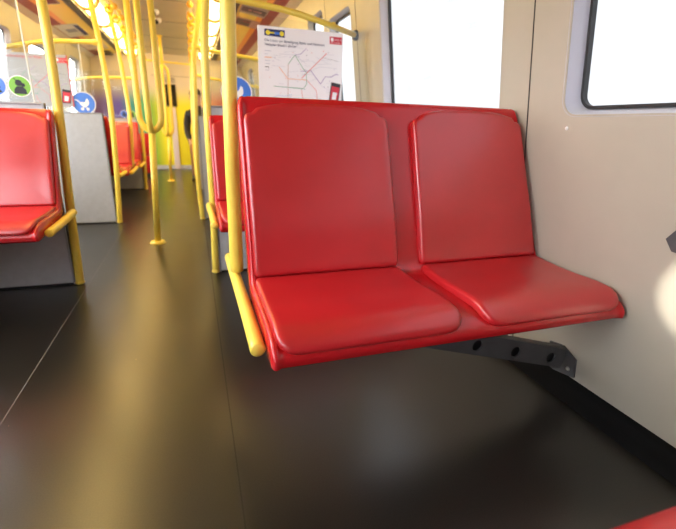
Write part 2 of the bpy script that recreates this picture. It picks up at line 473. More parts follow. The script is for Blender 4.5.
def make_bench(loc, flipx, flipy, label, group, bracket=True, tube_back=.72, squash=1.0):
    """local: x from the aisle end to the wall, y from front to back"""
    t = thing('double_seat', label, 'seat bench', loc, group)
    fx = -1 if flipx else 1; fy = -1 if flipy else 1
    def W(bm):
        for v in bm.verts:
            z = v.co.z
            if z > .43: z = .43+(z-.43)*squash
            v.co = Vector((loc[0]+fx*v.co.x, loc[1]+fy*v.co.y, loc[2]+z))
        return bm
    # shell -------------------------------------------------
    top = smooth_path([(0, a, b) for a, b in PROF], 4); bot = smooth_path([(0, a, b) for a, b in BACK], 3)
    bm = bmesh.new(); secs = []
    fr = [0, .004, .010, .016, .021, .03]
    xs = [('l', f) for f in fr] + [('m', q/10) for q in range(1, 10)] + [('r', f) for f in fr[::-1]]
    for kind, f in xs:
        off = {0: -.006, .004: .004, .010: .0065, .016: .004, .021: 0, .03: 0}.get(f, 0) if kind != 'm' else 0
        shr = {0: 1, .004: .35, .010: .08}.get(f, 0) if kind != 'm' else 0
        sec = []
        for i_, p in enumerate(top):
            a = top[max(0, i_-1)]; b_ = top[min(len(top)-1, i_+1)]; tg = (b_-a).normalized(); nn = Vector((0, -tg.z, tg.y))
            z = p.z; X = f if kind == 'l' else (xr(z)-f if kind == 'r' else .03+(xr(z)-.06)*f)
            dz = 0
            if p.z > .86:       # rounded top corners
                e = min(X, xr(z)-X); R = .035
                if e < R: dz = -(R-math.sqrt(max(0, R*R-(R-e)**2)))*.8*(p.z-.86)/.058
            q = p+nn*off
            sec.append(Vector((X, q.y, q.z+dz)))
        for p in bot:
            z = p.z; X = f if kind == 'l' else (xr(z)-f if kind == 'r' else .03+(xr(z)-.06)*f)
            dz = 0
            if p.z > .86:
                e = min(X, xr(z)-X); R = .035
                if e < R: dz = -(R-math.sqrt(max(0, R*R-(R-e)**2)))*.8*(p.z-.86)/.058
            q = Vector((X, p.y, p.z+dz))
            if shr: q.y += -.010*shr if p.z > .42 else 0; q.z += .008*shr if p.z <= .42 else 0
            sec.append(q)
        secs.append([bm.verts.new(q) for q in sec])
    n = len(secs[0])
    for A, B in zip(secs, secs[1:]):
        for q in range(n): bm.faces.new((A[q], B[q], B[(q+1) % n], A[(q+1) % n]))
    bm.faces.new(secs[0]); bm.faces.new(secs[-1][::-1])
    sh = obj('shell', W(bm), M['shell'], t, smooth=True, angle=55)
    # pads ---------------------------------------------------
    ps, pb = Prof(PADS_S), Prof(PADS_B)
    for k_ in (0, 1):
        # seat pad
        if k_ == 0: a0, a1, b0, b1 = .013, .470, .013, .449
        else: a0, a1, b0, b1 = .528, .978, .530, .972
        o_ = densify(rq([(a0, .0), (a1, .0), (b1, ps.L), (b0, ps.L)], [.055, .055, .014, .014]))
        obj('seat_pad', W(pad_mesh(o_, ps, .011)), M['pad'], t, smooth=True)
        # back pad: arched top
        if k_ == 0: a0, a1, b0, b1 = .013, .450, .013, .434
        else: a0, a1, b0, b1 = .527, .966, .519, .921
        Lb = pb.L; arc = []
        for j in range(1, 12):
            tt = j/12; x = b1+(b0-b1)*tt; arc.append((x, Lb-.026+.038*math.sin(PI*tt)**.8))
        low = rq([(a0, .0), (a1, .0), (b1, Lb-.026), (b0, Lb-.026)], [.016, .016, .022, .022])
        m_ = len(low)//4
        o_ = densify(low[:m_*3]+arc+low[m_*3:])
        obj('back_pad', W(pad_mesh(o_, pb, .012)), M['pad'], t, smooth=True)
    # aisle-side tube ---------------------------------------
    bm = bmesh.new(); tube(bm, [(-.019, .055, .382), (-.020, .30, .386), (-.024, tube_back*.8, .392), (-.026, tube_back, .397)], .0175, seg=18)
    obj('side_tube', W(bm), M['yellow'], t, smooth=True, angle=50, label='yellow tube along the aisle side')
    # lugs between tube and shell
    for yy in (.12, .36):
        bm = bmesh.new(); box(bm, (-.020, yy-.02, .366), (.03, yy+.02, .384), bev=.004); obj('tube_clamp', W(bm), M['dark_metal'], t)
    # cantilever bracket ------------------------------------
    if bracket:
        y_b = .158
        # plate: local x, z ; rises from the wall towards the aisle
        x0, z0, x1, z1 = .468, .261, .992, .106
        def zl(x): return z0+(z1-z0)*(x-x0)/(x1-x0)
        H = .072
        out = [(.30, .300), (x0, zl(x0)), (x1, zl(x1)), (1.004, zl(x1)+.03), (1.000, zl(x1)+H-.004), (x0, zl(x0)+H), (.30, .366)]
        hol = []
        for hx in (.36, .500, .645, .794, .943):
            hz = zl(hx)+.032 if hx > x0 else .325
            hol.append([(hx+0.018*math.cos(2*PI*q/20), hz+0.018*math.sin(2*PI*q/20)) for q in range(20)][::-1])
        me = holes_mesh('bracket', [out]+hol, .003)
        def wm(me):
            for v in me.vertices:
                a, c, d = v.co
                v.co = (loc[0]+fx*a, loc[1]+fy*(y_b+d), loc[2]+c)
        wm(me); me.materials.clear(); me.materials.append(M['dark_metal'])
        br = put('bracket', me, t, 'dark perforated support arm')
        for (ya, yb, dz0, dz1, nmc, mc) in ((y_b, y_b+.03, H-.004, H, 'channel_top', 'dark_metal'), (y_b+.026, y_b+.03, 0, H-.004, 'hole_shade_web', 'black')):  # rear web coloured black to paint the dark inside the holes
            bm = bmesh.new()
            vs = []
            for x in (.33, 1.0):
                zz = zl(x)
                vs += [bm.verts.new((x, y, zz+d)) for y in (ya, yb) for d in (dz0, dz1)]
            for q in ((0, 1, 3, 2), (4, 6, 7, 5), (0, 4, 5, 1), (2, 3, 7, 6), (0, 2, 6, 4), (1, 5, 7, 3)): bm.faces.new([vs[i_] for i_ in q])
            obj(nmc, W(bm), M[mc], br)
        # wall plate (chamfered) lying on the leaning wall
        bm = bmesh.new()
        o_ = [(.126, .078), (.126, .146), (.180, .172), (.238, .160), (.240, .064), (.212, .060)]
        def wxl(z, d): return abs(side(1, wx(z+loc[2], d))-loc[0]) if not flipx else abs(side(-1, wx(z+loc[2], d))-loc[0])
        A = [bm.verts.new((wxl(z, -.008), y, z)) for y, z in o_]; B = [bm.verts.new((wxl(z, -.001), y, z)) for y, z in o_]
        bm.faces.new(A); bm.faces.new(B[::-1])
        for q in range(len(o_)): bm.faces.new((A[q], A[(q+1) % len(o_)], B[(q+1) % len(o_)], B[q]))
        obj('wall_plate', W(bm), M['dark_metal'], br)
        bm = bmesh.new(); sphere(bm, (wxl(.100, -.009), .150, .100), .0075, (.8, 1, 1)); obj('bolt', W(bm), M['steel'], br, smooth=True)
    return t

GB = 'red two-place seat benches'
make_bench((.122, .772, -.006), False, False, 'large red double seat in the foreground against the right wall', GB, squash=1.018)
make_bench((.118, .238, 0), False, True, 'red seat corner at the lower right, facing the large red double seat', GB)
make_bench((-.612, 1.925, .012), True, False, 'red double seat on the left in front of the nearest grey partition', GB, tube_back=.44, squash=.91)
make_bench((.088, 1.935, .012), False, False, 'red double seat seen just behind the large foreground seat, by the yellow pole', GB, tube_back=.50, squash=.91)
make_bench((-.640, 4.52, 0), True, True, 'red seat mostly hidden behind the grey pushchair-bay partition on the left', GB, bracket=False, tube_back=.48, squash=.91)
make_bench((-.640, 4.78, -.05), True, False, 'smaller red double seat right after the pushchair-bay partition, left of the aisle', GB, bracket=False, tube_back=.5, squash=.91)
make_bench((-.620, 5.45, -.05), True, False, 'farthest narrow red double seat left of the aisle, behind the smaller red one', GB, bracket=False, tube_back=.48, squash=.91)
make_bench((.085, 7.02, 0), False, False, 'distant red seat under the seated person in black at the right of the aisle', GB, bracket=False, tube_back=.5, squash=.91)

# ------------------------------------------------------------------ poles
def pole(label, pts, bar=None, foot=True, cat='grab pole', r=.0208, grp='yellow grab poles along the aisle'):
    t = thing('grab_pole', label, cat, tuple(pts[0]), grp)
    bm = bmesh.new(); tube(bm, pts, r, seg=18); obj('pole_tube', bm, M['yellow'], t, smooth=True, angle=60)
    p = Vector(pts[-1])
    bm = bmesh.new(); tube(bm, [(p.x, p.y, ZC-.03), (p.x, p.y, ZC)], .034, seg=18, smooth=False); obj('ceiling_flange', bm, M['yellow'], t, smooth=True, angle=40)
    if foot:
        p = Vector(pts[0]); bm = bmesh.new(); tube(bm, [(p.x, p.y, 0), (p.x, p.y, .02)], .024, seg=18, smooth=False); obj('foot_collar', bm, M['yellow'], t, smooth=True, angle=40)
    if bar:
        bm = bmesh.new(); tube(bm, bar, .016, seg=14); cb = obj('crossbar', bm, M['yellow'], t, smooth=True, angle=60)
        a = Vector(bar[0]); d = (Vector(bar[1])-a).normalized()
        bm = bmesh.new(); tube(bm, [a, a+d*.05], .021, seg=14, smooth=False); obj('bar_socket', bm, M['yellow'], cb, smooth=True, angle=50)
        e = Vector(bar[-1]); d = (e-Vector(bar[-2])).normalized()
        bm = bmesh.new(); tube(bm, [e-d*.012, e+d*.012], .030, seg=16, smooth=False); obj('wall_flange', bm, M['black'], cb, smooth=True, angle=50, label='black round wall flange')
        bm = bmesh.new(); c = a.lerp(e, .82); tube(bm, [c+Vector((0, 0, .005)), c+Vector((0, 0, .034))], .014, seg=12, smooth=False); obj('bar_stud', bm, M['yellow'], cb, smooth=True, angle=50)
    return t

YR2, YR3, YR4 = 2.47, 4.0, 5.84
pole('thick yellow pole rising beside the left end of the large foreground seat',
     [(.103, 1.285, .405), (.104, 1.285, .60), (.105, 1.285, .78), (.114, 1.285, 1.15), (.135, 1.285, 1.55), (.16, 1.285, ZC)], foot=False, r=.0205)
pole('yellow pole on the right with a bar sloping to the wall above the white map',
     [(.076, YR2, 0), (.085, YR2, .45), (.085, YR2, .80), (.093, YR2, 1.18), (.115, YR2, 1.45), (.15, YR2, 1.75), (.17, YR2, ZC)],
     bar=[(.115, YR2, 1.455), (.30, YR2+.01, 1.44), (.60, YR2+.06, 1.42), (wx(1.38, -.006), YR2+.225, 1.378)])
pole('yellow pole on the free edge of the third partition, right of the aisle',
     [(.038, YR3, 0), (.022, YR3, .46), (.046, YR3, 1.02), (.064, YR3, 1.37), (.13, YR3, 1.72), (.16, YR3, ZC)],
     bar=[(.07, YR3, 1.43), (.30, YR3+.01, 1.40), (.60, YR3+.06, 1.38), (wx(1.33, -.006), YR3+.15, 1.33)])
pole('farthest slim yellow pole on the right, beside the person in black',
     [(.022, YR4, 0), (.012, YR4, .5), (.03, YR4, 1.0), (.05, YR4, 1.4), (.10, YR4, 1.75), (.12, YR4, ZC)],
     bar=[(.05, YR4, 1.40), (.30, YR4+.01, 1.36), (.60, YR4+.06, 1.33), (wx(1.28, -.006), YR4+.12, 1.28)])
YL1, YL2, YL3, YL4 = 2.455, 3.99, 5.335, 5.98
pole('nearest yellow pole on the left, beside the partition behind the left red seat',
     [(-.635, YL1, 0), (-.622, YL1, .38), (-.598, YL1, .9), (-.592, YL1, 1.34), (-.61, YL1, 1.7), (-.63, YL1, ZC)])
pole('yellow pole on the edge of the pushchair-bay partition, with a bar to the left window',
     [(-.650, YL2, 0), (-.62, YL2, .5), (-.604, YL2, .96), (-.618, YL2, 1.34), (-.645, YL2, 1.69), (-.67, YL2, ZC)],
     bar=[(-.622, YL2, 1.405), (-.80, YL2, 1.40), (-1.0, YL2+.01, 1.385), (-1.27, YL2+.06, 1.335), (side(-1, wx(1.27, -.006)), YL2+.1, 1.28)])
pole('slim yellow pole at the smaller red seat past the pushchair bay, left of the aisle',
     [(-.665, YL3, .35), (-.640, YL3, .7), (-.632, YL3, 1.0), (-.663, YL3, 1.52), (-.704, YL3, 1.87), (-.71, YL3, ZC)], foot=False)
pole('slim yellow pole at the farthest red seat left of the aisle',
     [(-.615, YL4, 0), (-.59, YL4, .66), (-.60, YL4, 1.2), (-.64, YL4, 1.6), (-.68, YL4, ZC)],
     bar=[(-.60, YL4, 1.325), (-.85, YL4, 1.32), (-1.1, YL4+.03, 1.305), (-1.40, YL4+.1, 1.25), (side(-1, wx(1.22, -.006)), YL4+.15, 1.22)])

def triple_pole(label, x, y, zlow, zhigh, lean):
    t = thing('three_armed_pole', label, 'grab pole', (x, y, 0), 'three-armed poles in the middle of the aisle')
    bm = bmesh.new(); tube(bm, [(x, y, 0), (x, y, .004), (x, y, .016)], [.055, .055, .045], seg=24, smooth=False, cap=0); obj('floor_flange', bm, M['yellow'], t, smooth=True, angle=40)
    f = lambda z: x+lean*min(z, zlow)
    bm = bmesh.new(); tube(bm, [(x, y, 0), (f(zlow), y, zlow)], .022, seg=18, smooth=False, cap=0); obj('lower_post', bm, M['yellow'], t, smooth=True)
    bm = bmesh.new(); tube(bm, [(f(zhigh), y, zhigh), (f(ZC), y, ZC)], .022, seg=18, smooth=False, cap=0); obj('upper_post', bm, M['yellow'], t, smooth=True)
    for a in (175, -5, -95):
        dx, dy = math.cos(math.radians(a))*.069, math.sin(math.radians(a))*.069
        pts = [(f(zlow-.01), y, zlow-.012), (f(zlow)+dx*.45, y+dy*.45, zlow+.006), (f(zlow)+dx*.86, y+dy*.86, zlow+.045), (f(zlow)+dx, y+dy, zlow+.11),
               (f(zlow+.35)+dx, y+dy, zlow+.35), (f(zhigh-.35)+dx, y+dy, zhigh-.35), (f(zhigh)+dx, y+dy, zhigh-.11),
               (f(zhigh)+dx*.86, y+dy*.86, zhigh-.045), (f(zhigh)+dx*.45, y+dy*.45, zhigh-.006), (f(zhigh), y, zhigh+.012)]
        bm = bmesh.new(); tube(bm, pts, .0195, seg=16); obj('grab_arm', bm, M['yellow'], t, smooth=True)
    bm = bmesh.new(); tube(bm, [(f(ZC), y, ZC-.02), (f(ZC), y, ZC)], .04, seg=18, smooth=False); obj('ceiling_flange', bm, M['yellow'], t, smooth=True, angle=40)
    return t
triple_pole('three-armed yellow pole standing in the middle of the aisle, the nearer one', -.295, 3.23, .79, 1.66, .050)
triple_pole('farther and smaller three-armed yellow pole near the yellow end wall', -.345, 6.82, .66, 1.57, .035)

# ceiling cross rail at far end and strap rails
t = tag(None or thing('ceiling_rail', 'thin yellow rail crossing the aisle under the ceiling by the end wall', 'handrail', (CX, 8.25, 1.76)), 'thin yellow rail crossing the aisle under the ceiling by the end wall', 'handrail')
bm = bmesh.new(); tube(bm, [(-.72, 8.25, 1.80), (-.2, 8.25, 1.78), (.10, 8.25, 1.77)], .014, seg=12); obj('rail_tube', bm, M['yellow'], t, smooth=True)
for xx, zz in ((-.72, 1.80), (.10, 1.77)):
    bm = bmesh.new(); tube(bm, [(xx, 8.25, zz), (xx, 8.25, ZC)], .012, seg=12, smooth=False); obj('rail_hanger', bm, M['yellow'], t, smooth=True)
for s, xx, nm in ((1, .07, 'right'), (-1, -.63, 'left')):
    t = thing('strap_rail', 'yellow rail along the ceiling on the %s of the aisle carrying hanging straps' % nm, 'handrail', (xx, 5, 1.90))
    bm = bmesh.new(); tube(bm, [(xx, 3.0, 1.90), (xx, 8.1, 1.90)], .011, seg=12, smooth=False); obj('rail_tube', bm, M['yellow'], t, smooth=True)
    for yy in (3.4, 4.6, 5.55, 6.7, 7.9):
        bm = bmesh.new(); tube(bm, [(xx, yy, 1.90), (xx, yy, ZC)], .009, seg=10, smooth=False); obj('rail_hanger', bm, M['yellow'], t, smooth=True)
    for j, yy in enumerate((4.75, 5.15, 5.65, 6.15, 6.75, 7.35, 7.9)):
        g = thing('grab_strap', 'yellow hanging grab strap on the ceiling rail at the %s of the aisle' % nm, 'grab strap', (xx, yy, 1.90), 'grab straps on the %s ceiling rail' % nm)
        bm = bmesh.new(); sphere(bm, (xx, yy, 1.90), .030, (1, .9, 1)); obj('clamp', bm, M['strap'], g, smooth=True)
        bm = bmesh.new(); box(bm, (xx-.012, yy-.003, 1.815), (xx+.012, yy+.003, 1.885), bev=.002); obj('strap', bm, M['trimgrey'], g)
        bm = bmesh.new()
        tube(bm, [(xx+.028*math.sin(2*PI*q/16), yy, 1.787-.028*math.cos(2*PI*q/16)) for q in range(17)], .010, seg=10, smooth=False); sphere(bm, (xx, yy, 1.812), .022, (1, .8, .9))
        obj('handle', bm, M['strap'], g, smooth=True)

# ------------------------------------------------------------------ partitions with glass, stickers, maps
def partition(label, xa, y, s, glass_in=.09, z_top=.905, glass=True):
    """xa = aisle edge x, s=+1 right side / -1 left side"""
    t = thing('partition', label, 'partition', (xa, y, 0), 'grey partitions beside the aisle')
    bm = bmesh.new()
    def wxx(z): return side(s, wx(z, -.004))
    A = []
    for yy in (y-.012, y+.012):
        A.append([bm.verts.new(p) for p in ((xa, yy, .008), (wxx(.07), yy, .008), (wxx(.07), yy, .07), (wxx(z_top), yy, z_top), (xa, yy, z_top))])
    bm.faces.new(A[0]); bm.faces.new(A[1][::-1])
    for q in range(5): bm.faces.new((A[0][q], A[0][(q+1) % 5], A[1][(q+1) % 5], A[1][q]))
    obj('panel', bm, M['grey'], t)
    bm = bmesh.new(); box(bm, (min(xa, xa+s*.012), y-.015, 0), (max(xa, xa+s*.012), y+.015, z_top+.004), bev=.003); obj('edge_profile', bm, M['greyedge'], t)
    bm = bmesh.new(); box(bm, (min(xa, wxx(z_top)), y-.016, z_top), (max(xa, wxx(z_top)), y+.016, z_top+.010), bev=.003); obj('top_profile', bm, M['greyedge'], t)
    bm = bmesh.new(); box(bm, (min(xa, wxx(.07)), y-.014, 0), (max(xa, wxx(.07)), y+.014, .012)); obj('foot_strip', bm, M['black'], t)
    if glass:
        xg = xa+s*glass_in; zt = 1.40
        bm = bmesh.new()
        A = []
        for yy in (y-.004, y+.004):
            A.append([bm.verts.new(p) for p in ((xg, yy, z_top+.008), (wxx(z_top)-s*.03, yy, z_top+.008), (wxx(zt)-s*.03, yy, zt-.05), (xg, yy, zt))])
        bm.faces.new(A[0]); bm.faces.new(A[1][::-1])
        for q in range(4): bm.faces.new((A[0][q], A[0][(q+1) % 4], A[1][(q+1) % 4], A[1][q]))
        gl = obj('glass_screen', bm, M['screen'], t)
        bm = bmesh.new(); box(bm, (xg-.0025, y-.006, z_top+.008), (xg+.0025, y+.006, zt)); obj('glass_edge', bm, M['glassedge'], gl)
    return t
GP = None
partition('grey partition behind the left red seat, nearest on the left', -.652, YL1+.005, -1, .04)
partition('grey pushchair-bay partition standing alone under the round pushchair sticker, left of the aisle', -.668, YL2+.005, -1, .10, z_top=.885)
partition('grey partition under the farthest red seats, left of the aisle', -.632, YL4+.005, -1, .10, z_top=.86)
partition('grey partition behind the second red seat on the right, hidden by the foreground seat', .096, YR2+.005, 1, .08, z_top=.925)
partition('narrow grey strip of partition seen between two yellow poles right of the aisle', .056, YR3+.005, 1, .10, z_top=.89)
partition('farthest grey partition on the right, in front of the person in black', .040, YR4+.005, 1, .10, z_top=.89)

def disc(bm, cx, cz, y, r, mi=0, th=.001, seg=32):
    A = [bm.verts.new((cx+r*math.cos(2*PI*q/seg), y-th, cz+r*math.sin(2*PI*q/seg))) for q in range(seg)]
    B = [bm.verts.new((cx+r*math.cos(2*PI*q/seg), y, cz+r*math.sin(2*PI*q/seg))) for q in range(seg)]
    f = bm.faces.new(A); f.material_index = mi
    for q in range(seg): f = bm.faces.new((A[q], B[q], B[(q+1) % seg], A[(q+1) % seg])); f.material_index = mi

def poly(bm, pts, y, mi=0, th=.0006):
    A = [bm.verts.new((p[0], y-th, p[1])) for p in pts]; B = [bm.verts.new((p[0], y, p[1])) for p in pts]
    f = bm.faces.new(A); f.material_index = mi
    for q in range(len(pts)): f = bm.faces.new((A[q], B[q], B[(q+1) % len(pts)], A[(q+1) % len(pts)])); f.material_index = mi

def stroke(bm, pts, y, w, mi=0, th=.0005):
    for a, b in zip(pts, pts[1:]):
        a = Vector(a); b = Vector(b); d = (b-a)
        if d.length < 1e-6: continue
        d.normalize(); n = Vector((-d.y, d.x))*w/2; e = d*w*.3
        poly(bm, [a-e-n, b+e-n, b+e+n, a-e+n], y, mi, th)

def sticker(label, cx, cz, y, r, m, kind, grp=None):
    t = thing('sticker', label, 'sticker', (cx, y, cz), grp)
    bm = bmesh.new(); disc(bm, cx, cz, y, r, th=.0012); obj('rim', bm, M['stickerwhite'], t)
    bm = bmesh.new(); disc(bm, cx, cz, y-.0012, r*.92, th=.0006); obj('field', bm, m, t)
    yy = y-.0018; bm = bmesh.new(); k_ = r
    if kind == 'pram':
        bowl = [(cx-.30*k_, cz+.10*k_)]+[(cx+.05*k_+.36*k_*math.cos(math.radians(a)), cz+.08*k_+.34*k_*math.sin(math.radians(a))) for a in range(-180, 91, 18)]
        bowl = [(cx+.05*k_+.38*k_*math.cos(math.radians(a)), cz+.05*k_+.36*k_*math.sin(math.radians(a))) for a in range(180, 361, 15)]
        poly(bm, bowl+[(cx+.43*k_, cz+.10*k_), (cx+.40*k_, cz+.30*k_), (cx+.28*k_, cz+.42*k_), (cx+.12*k_, cz+.10*k_)], yy)
        stroke(bm, [(cx-.30*k_, cz+.06*k_), (cx-.50*k_, cz+.24*k_), (cx-.66*k_, cz+.28*k_)], yy, .09*k_)
        disc(bm, cx-.16*k_, cz-.50*k_, yy, .13*k_); disc(bm, cx+.28*k_, cz-.50*k_, yy, .13*k_)
        stroke(bm, [(cx-.16*k_, cz-.45*k_), (cx+.02*k_, cz-.26*k_), (cx+.28*k_, cz-.45*k_)], yy, .08*k_)
        obj('pictogram', bm, M['stickerwhite'], t)
    elif kind == 'person':     # adult with child, black silhouette
        disc(bm, cx-.05*k_, cz+.30*k_, yy, .30*k_)
        poly(bm, [(cx-.55*k_, cz-.72*k_), (cx+.55*k_, cz-.72*k_), (cx+.48*k_, cz-.28*k_), (cx+.22*k_, cz-.02*k_), (cx-.25*k_, cz-.02*k_), (cx-.50*k_, cz-.30*k_)], yy)
        disc(bm, cx+.30*k_, cz+.12*k_, yy, .18*k_)
        stroke(bm, [(cx-.25*k_, cz+.55*k_), (cx-.40*k_, cz+.72*k_)], yy, .07*k_)
        obj('pictogram', bm, M['blackprint'], t)
    else:                      # seated person leaning
        disc(bm, cx-.05*k_, cz+.38*k_, yy, .22*k_)
        poly(bm, [(cx-.35*k_, cz+.12*k_), (cx+.20*k_, cz+.15*k_), (cx+.52*k_, cz-.20*k_), (cx+.30*k_, cz-.28*k_), (cx+.58*k_, cz-.60*k_), (cx+.30*k_, cz-.70*k_), (cx-.05*k_, cz-.32*k_), (cx-.45*k_, cz-.45*k_)], yy)
        stroke(bm, [(cx-.45*k_, cz-.60*k_), (cx-.1*k_, cz-.45*k_)], yy, .09*k_)
        obj('pictogram', bm, M['blackprint'], t)
    return t
sticker('round green sticker with a black figure on the left glass screen', -.737, .984, YL1-.001, .046, M['green'], 'person')
sticker('round blue sticker with a black figure, cut by the left picture edge', -.835, .984, YL1-.001, .047, M['blue'], 'sit')
sticker('round blue pushchair sticker above the lone grey partition on the left', -.790, .965, YL2-.001, .086, M['blue'], 'pram')
sticker('round blue pushchair sticker half hidden by the thick pole and the foreground seat', .243, 1.005, YR2-.001, .082, M['blue'], 'pram')
for cx_, mm, nm in ((-.735, M['blue'], 'blue'), (-.650, M['green'], 'green')):
    sticker('tiny round %s sticker above the far red seats on the left' % nm, cx_-.03, .915, YL4-.001, .045, mm, 'person' if nm == 'green' else 'sit')
# white tape marks hanging below the left stickers
def small_plate(name, label, cat, lo, hi, m, bev=.001):
    bm = bmesh.new(); box(bm, lo, hi, bev=bev); return tag(obj(name, bm, m), label, cat)

# network map ------------------------------------------------------------
def network_map(label, x0, x1, z0, z1, y, sheet, variant):
    t = thing('network_map', label, 'map', ((x0+x1)/2, y, z0), 'network maps on the glass screens')
    bm = bmesh.new(); box(bm, (x0, y-.004, z0), (x1, y, z1), bev=.0015); obj('sheet', bm, sheet, t)
    yf = y-.0042; Wd, Ht = x1-x0, z1-z0
    P = lambda u, v: (x0+u*Wd, z0+v*Ht)
    def xf(u, v): return Matrix(((1, 0, 0, x0+u*Wd), (0, 0, -1, yf-.0004), (0, 1, 0, z0+v*Ht), (0, 0, 0, 1)))
    if variant == 0:
        bm = bmesh.new(); poly(bm, [P(.075, .885), P(.305, .875), P(.305, .965), P(.075, .965)], yf); hb = obj('header_block', bm, M['navy'], t, label='dark blue header block')
        bm = bmesh.new(); disc(bm, *P(.115, .922), yf-.0007, .0115); disc(bm, *P(.27, .918), yf-.0007, .0115)
        stroke(bm, [P(.14, .922), P(.19, .921)], yf-.0007, .007); obj('header_symbols', bm, M['l_yellow'], hb)
        bm = bmesh.new(); stroke(bm, [P(.195, .92), P(.245, .919)], yf-.0007, .012); obj('header_bar', bm, M['blue'], hb)
        text_mesh('title_text', 'Die Linien zur Beteiligung, Bahn- und Nahlinien', .0172, xf(.075, .815), t, M['navy'])
        text_mesh('title_text', 'Netzplan Stand 1. Jänner', .0172, xf(.075, .765), t, M['navy'])
    else:
        text_mesh('title_text', 'Schnellverbindungen in Wien', .026, xf(.04, .91), t, M['redprint'])
        bm = bmesh.new(); poly(bm, [P(.985, .02), P(1.0, .02), P(1.0, 1.0), P(.985, 1.0)], yf); obj('red_border', bm, M['redprint'], t, label='red edge stripe')
    bm = bmesh.new(); poly(bm, [P(.835, .85), P(.985, .85), P(.985, .945), P(.835, .945)], yf); rb = obj('red_label', bm, M['redprint'], t, label='red operator label')
    bm = bmesh.new(); poly(bm, [P(.85, .885), P(.88, .885), P(.88, .93), P(.85, .93)], yf-.0007); obj('logo_square', bm, M['white'], rb)
    text_mesh('label_text', 'WIENER LINIEN', .0085, xf(.885, .90), rb, M['white'])
    text_mesh('label_text', 'Mobil in der Stadt', .0075, xf(.85, .862), rb, M['white'])
    # routes
    mats = [M['l_green'], M['l_violet'], M['l_red'], M['l_orange'], M['l_brown'], M['l_blue'], M['l_pale'], M['blackprint'], M['l_teal']]
    bm = bmesh.new()
    th = .0007
    R = [(0, [(.34, .57), (.42, .70), (.53, .51), (.555, .48), (.56, .32), (.52, .26), (.17, .27)], .0034),
         (4, [(.34, .57), (.335, .06)], .0026), (2, [(.50, .40), (.80, .755)], .0040), (1, [(.49, .49), (.61, .51), (.73, .335), (.79, .44), (.86, .44), (.92, .48), (.95, .48)], .0036),
         (3, [(.235, .53), (.335, .38), (.56, .38)], .0030), (2, [(.56, .38), (.68, .24), (.69, .12)], .0026), (2, [(.50, .24), (.51, .14), (.57, .02)], .0026),
         (1, [(.42, .70), (.49, .72), (.555, .80)], .0026), (5, [(.15, .11), (.22, .15), (.30, .14), (.38, .17)], .0026), (5, [(.28, .03), (.38, .15)], .0022),
         (6, [(.15, .54), (.30, .54)], .0018), (6, [(.24, .70), (.42, .70), (.55, .60)], .0020), (6, [(.60, .51), (.73, .57), (.93, .56)], .0018), (6, [(.40, .88*.85), (.50, .62), (.60, .64)], .0018),
         (7, [(.74, .70), (.95, .66)], .0012), (6, [(.45, .80), (.52, .88*.9)], .0018), (6, [(.62, .64), (.70, .60), (.86, .62)], .0018), (8, [(.19, .27), (.55, .25)], .0016)]
    for c, pts, w in R: stroke(bm, [P(a, b_*.96) for a, b_ in pts], yf, w*.78, c, th)
    rnd = random.Random(3)
    for q in range(26):
        u = rnd.uniform(.12, .92); v = rnd.uniform(.05, .72); a = rnd.choice((0, .5, -.5, .2)); l = rnd.uniform(.05, .16)
        stroke(bm, [P(u, v), P(min(.95, u+l), min(.76, max(.03, v+a*l)))], yf, .0012, 6, th*.8)
    for q in range(34):
        u = rnd.uniform(.10, .94); v = rnd.uniform(.04, .76)
        disc(bm, *P(u, v), yf-th, .0020, rnd.choice((7, 1, 2, 6)), th=.0003, seg=8)
    for q in range(7): stroke(bm, [P(.075, .70-.04*q), P(.075+rnd.uniform(.03, .08), .70-.04*q)], yf, .0030, rnd.choice((6, 6, 7, 3)), th)
    obj('route_lines', bm, mats, t)
    # telephone picture at the lower right
    bm = bmesh.new(); poly(bm, [P(.835, .085), P(.955, .075), P(.985, .335), P(.865, .355)], yf-.0008); ph = obj('phone_picture', bm, M['blackprint'], t, label='picture of a telephone with a red screen')
    bm = bmesh.new(); poly(bm, [P(.848, .10), P(.945, .09), P(.970, .285), P(.870, .305)], yf-.0015); obj('phone_display', bm, M['redprint'], ph)
    bm = bmesh.new(); poly(bm, [P(.872, .125), P(.925, .12), P(.940, .215), P(.885, .225)], yf-.0022); obj('phone_display_panel', bm, M['white'], ph)
    return t
network_map('white network map sheet standing up behind the large foreground seat', .362, .832, .945, 1.335, YR2-.006, M['white'], 0)
network_map('grey-looking network map sheet with red title, upper left behind the round stickers', -1.345, -.855, .93, 1.30, YL2-.006, M['backlit_sheet'], 1)

# ------------------------------------------------------------------ small fittings
# screw on the right wall below the window corner
t = tag(obj('wall_screw', sphere(bmesh.new(), (wx(.862, -.001), 1.034, .862), .0055, (.7, 1, 1)), M['stickerwhite'], smooth=True), 'small screw head in the beige wall below the right window corner', 'screw')
# dark bracket at right edge
t = thing('wall_bracket', 'small black angular bracket on the beige wall at the right picture edge', 'bracket', (wx(.61), .665, .61))
bm = bmesh.new(); pts = [(.690, .610), (.668, .640), (.60, .645), (.60, .575), (.672, .583)]
A = [bm.verts.new((wx(z, -.012), y, z)) for y, z in pts]; B = [bm.verts.new((wx(z, -.001), y, z)) for y, z in pts]
bm.faces.new(A); bm.faces.new(B[::-1])
for q in range(5): bm.faces.new((A[q], A[(q+1) % 5], B[(q+1) % 5], B[q]))
obj('mounting_plate', bm, M['dark_metal'], t)
bm = bmesh.new(); sphere(bm, (wx(.61, -.013), .655, .61), .007); obj('bolt', bm, M['steel'], t, smooth=True)

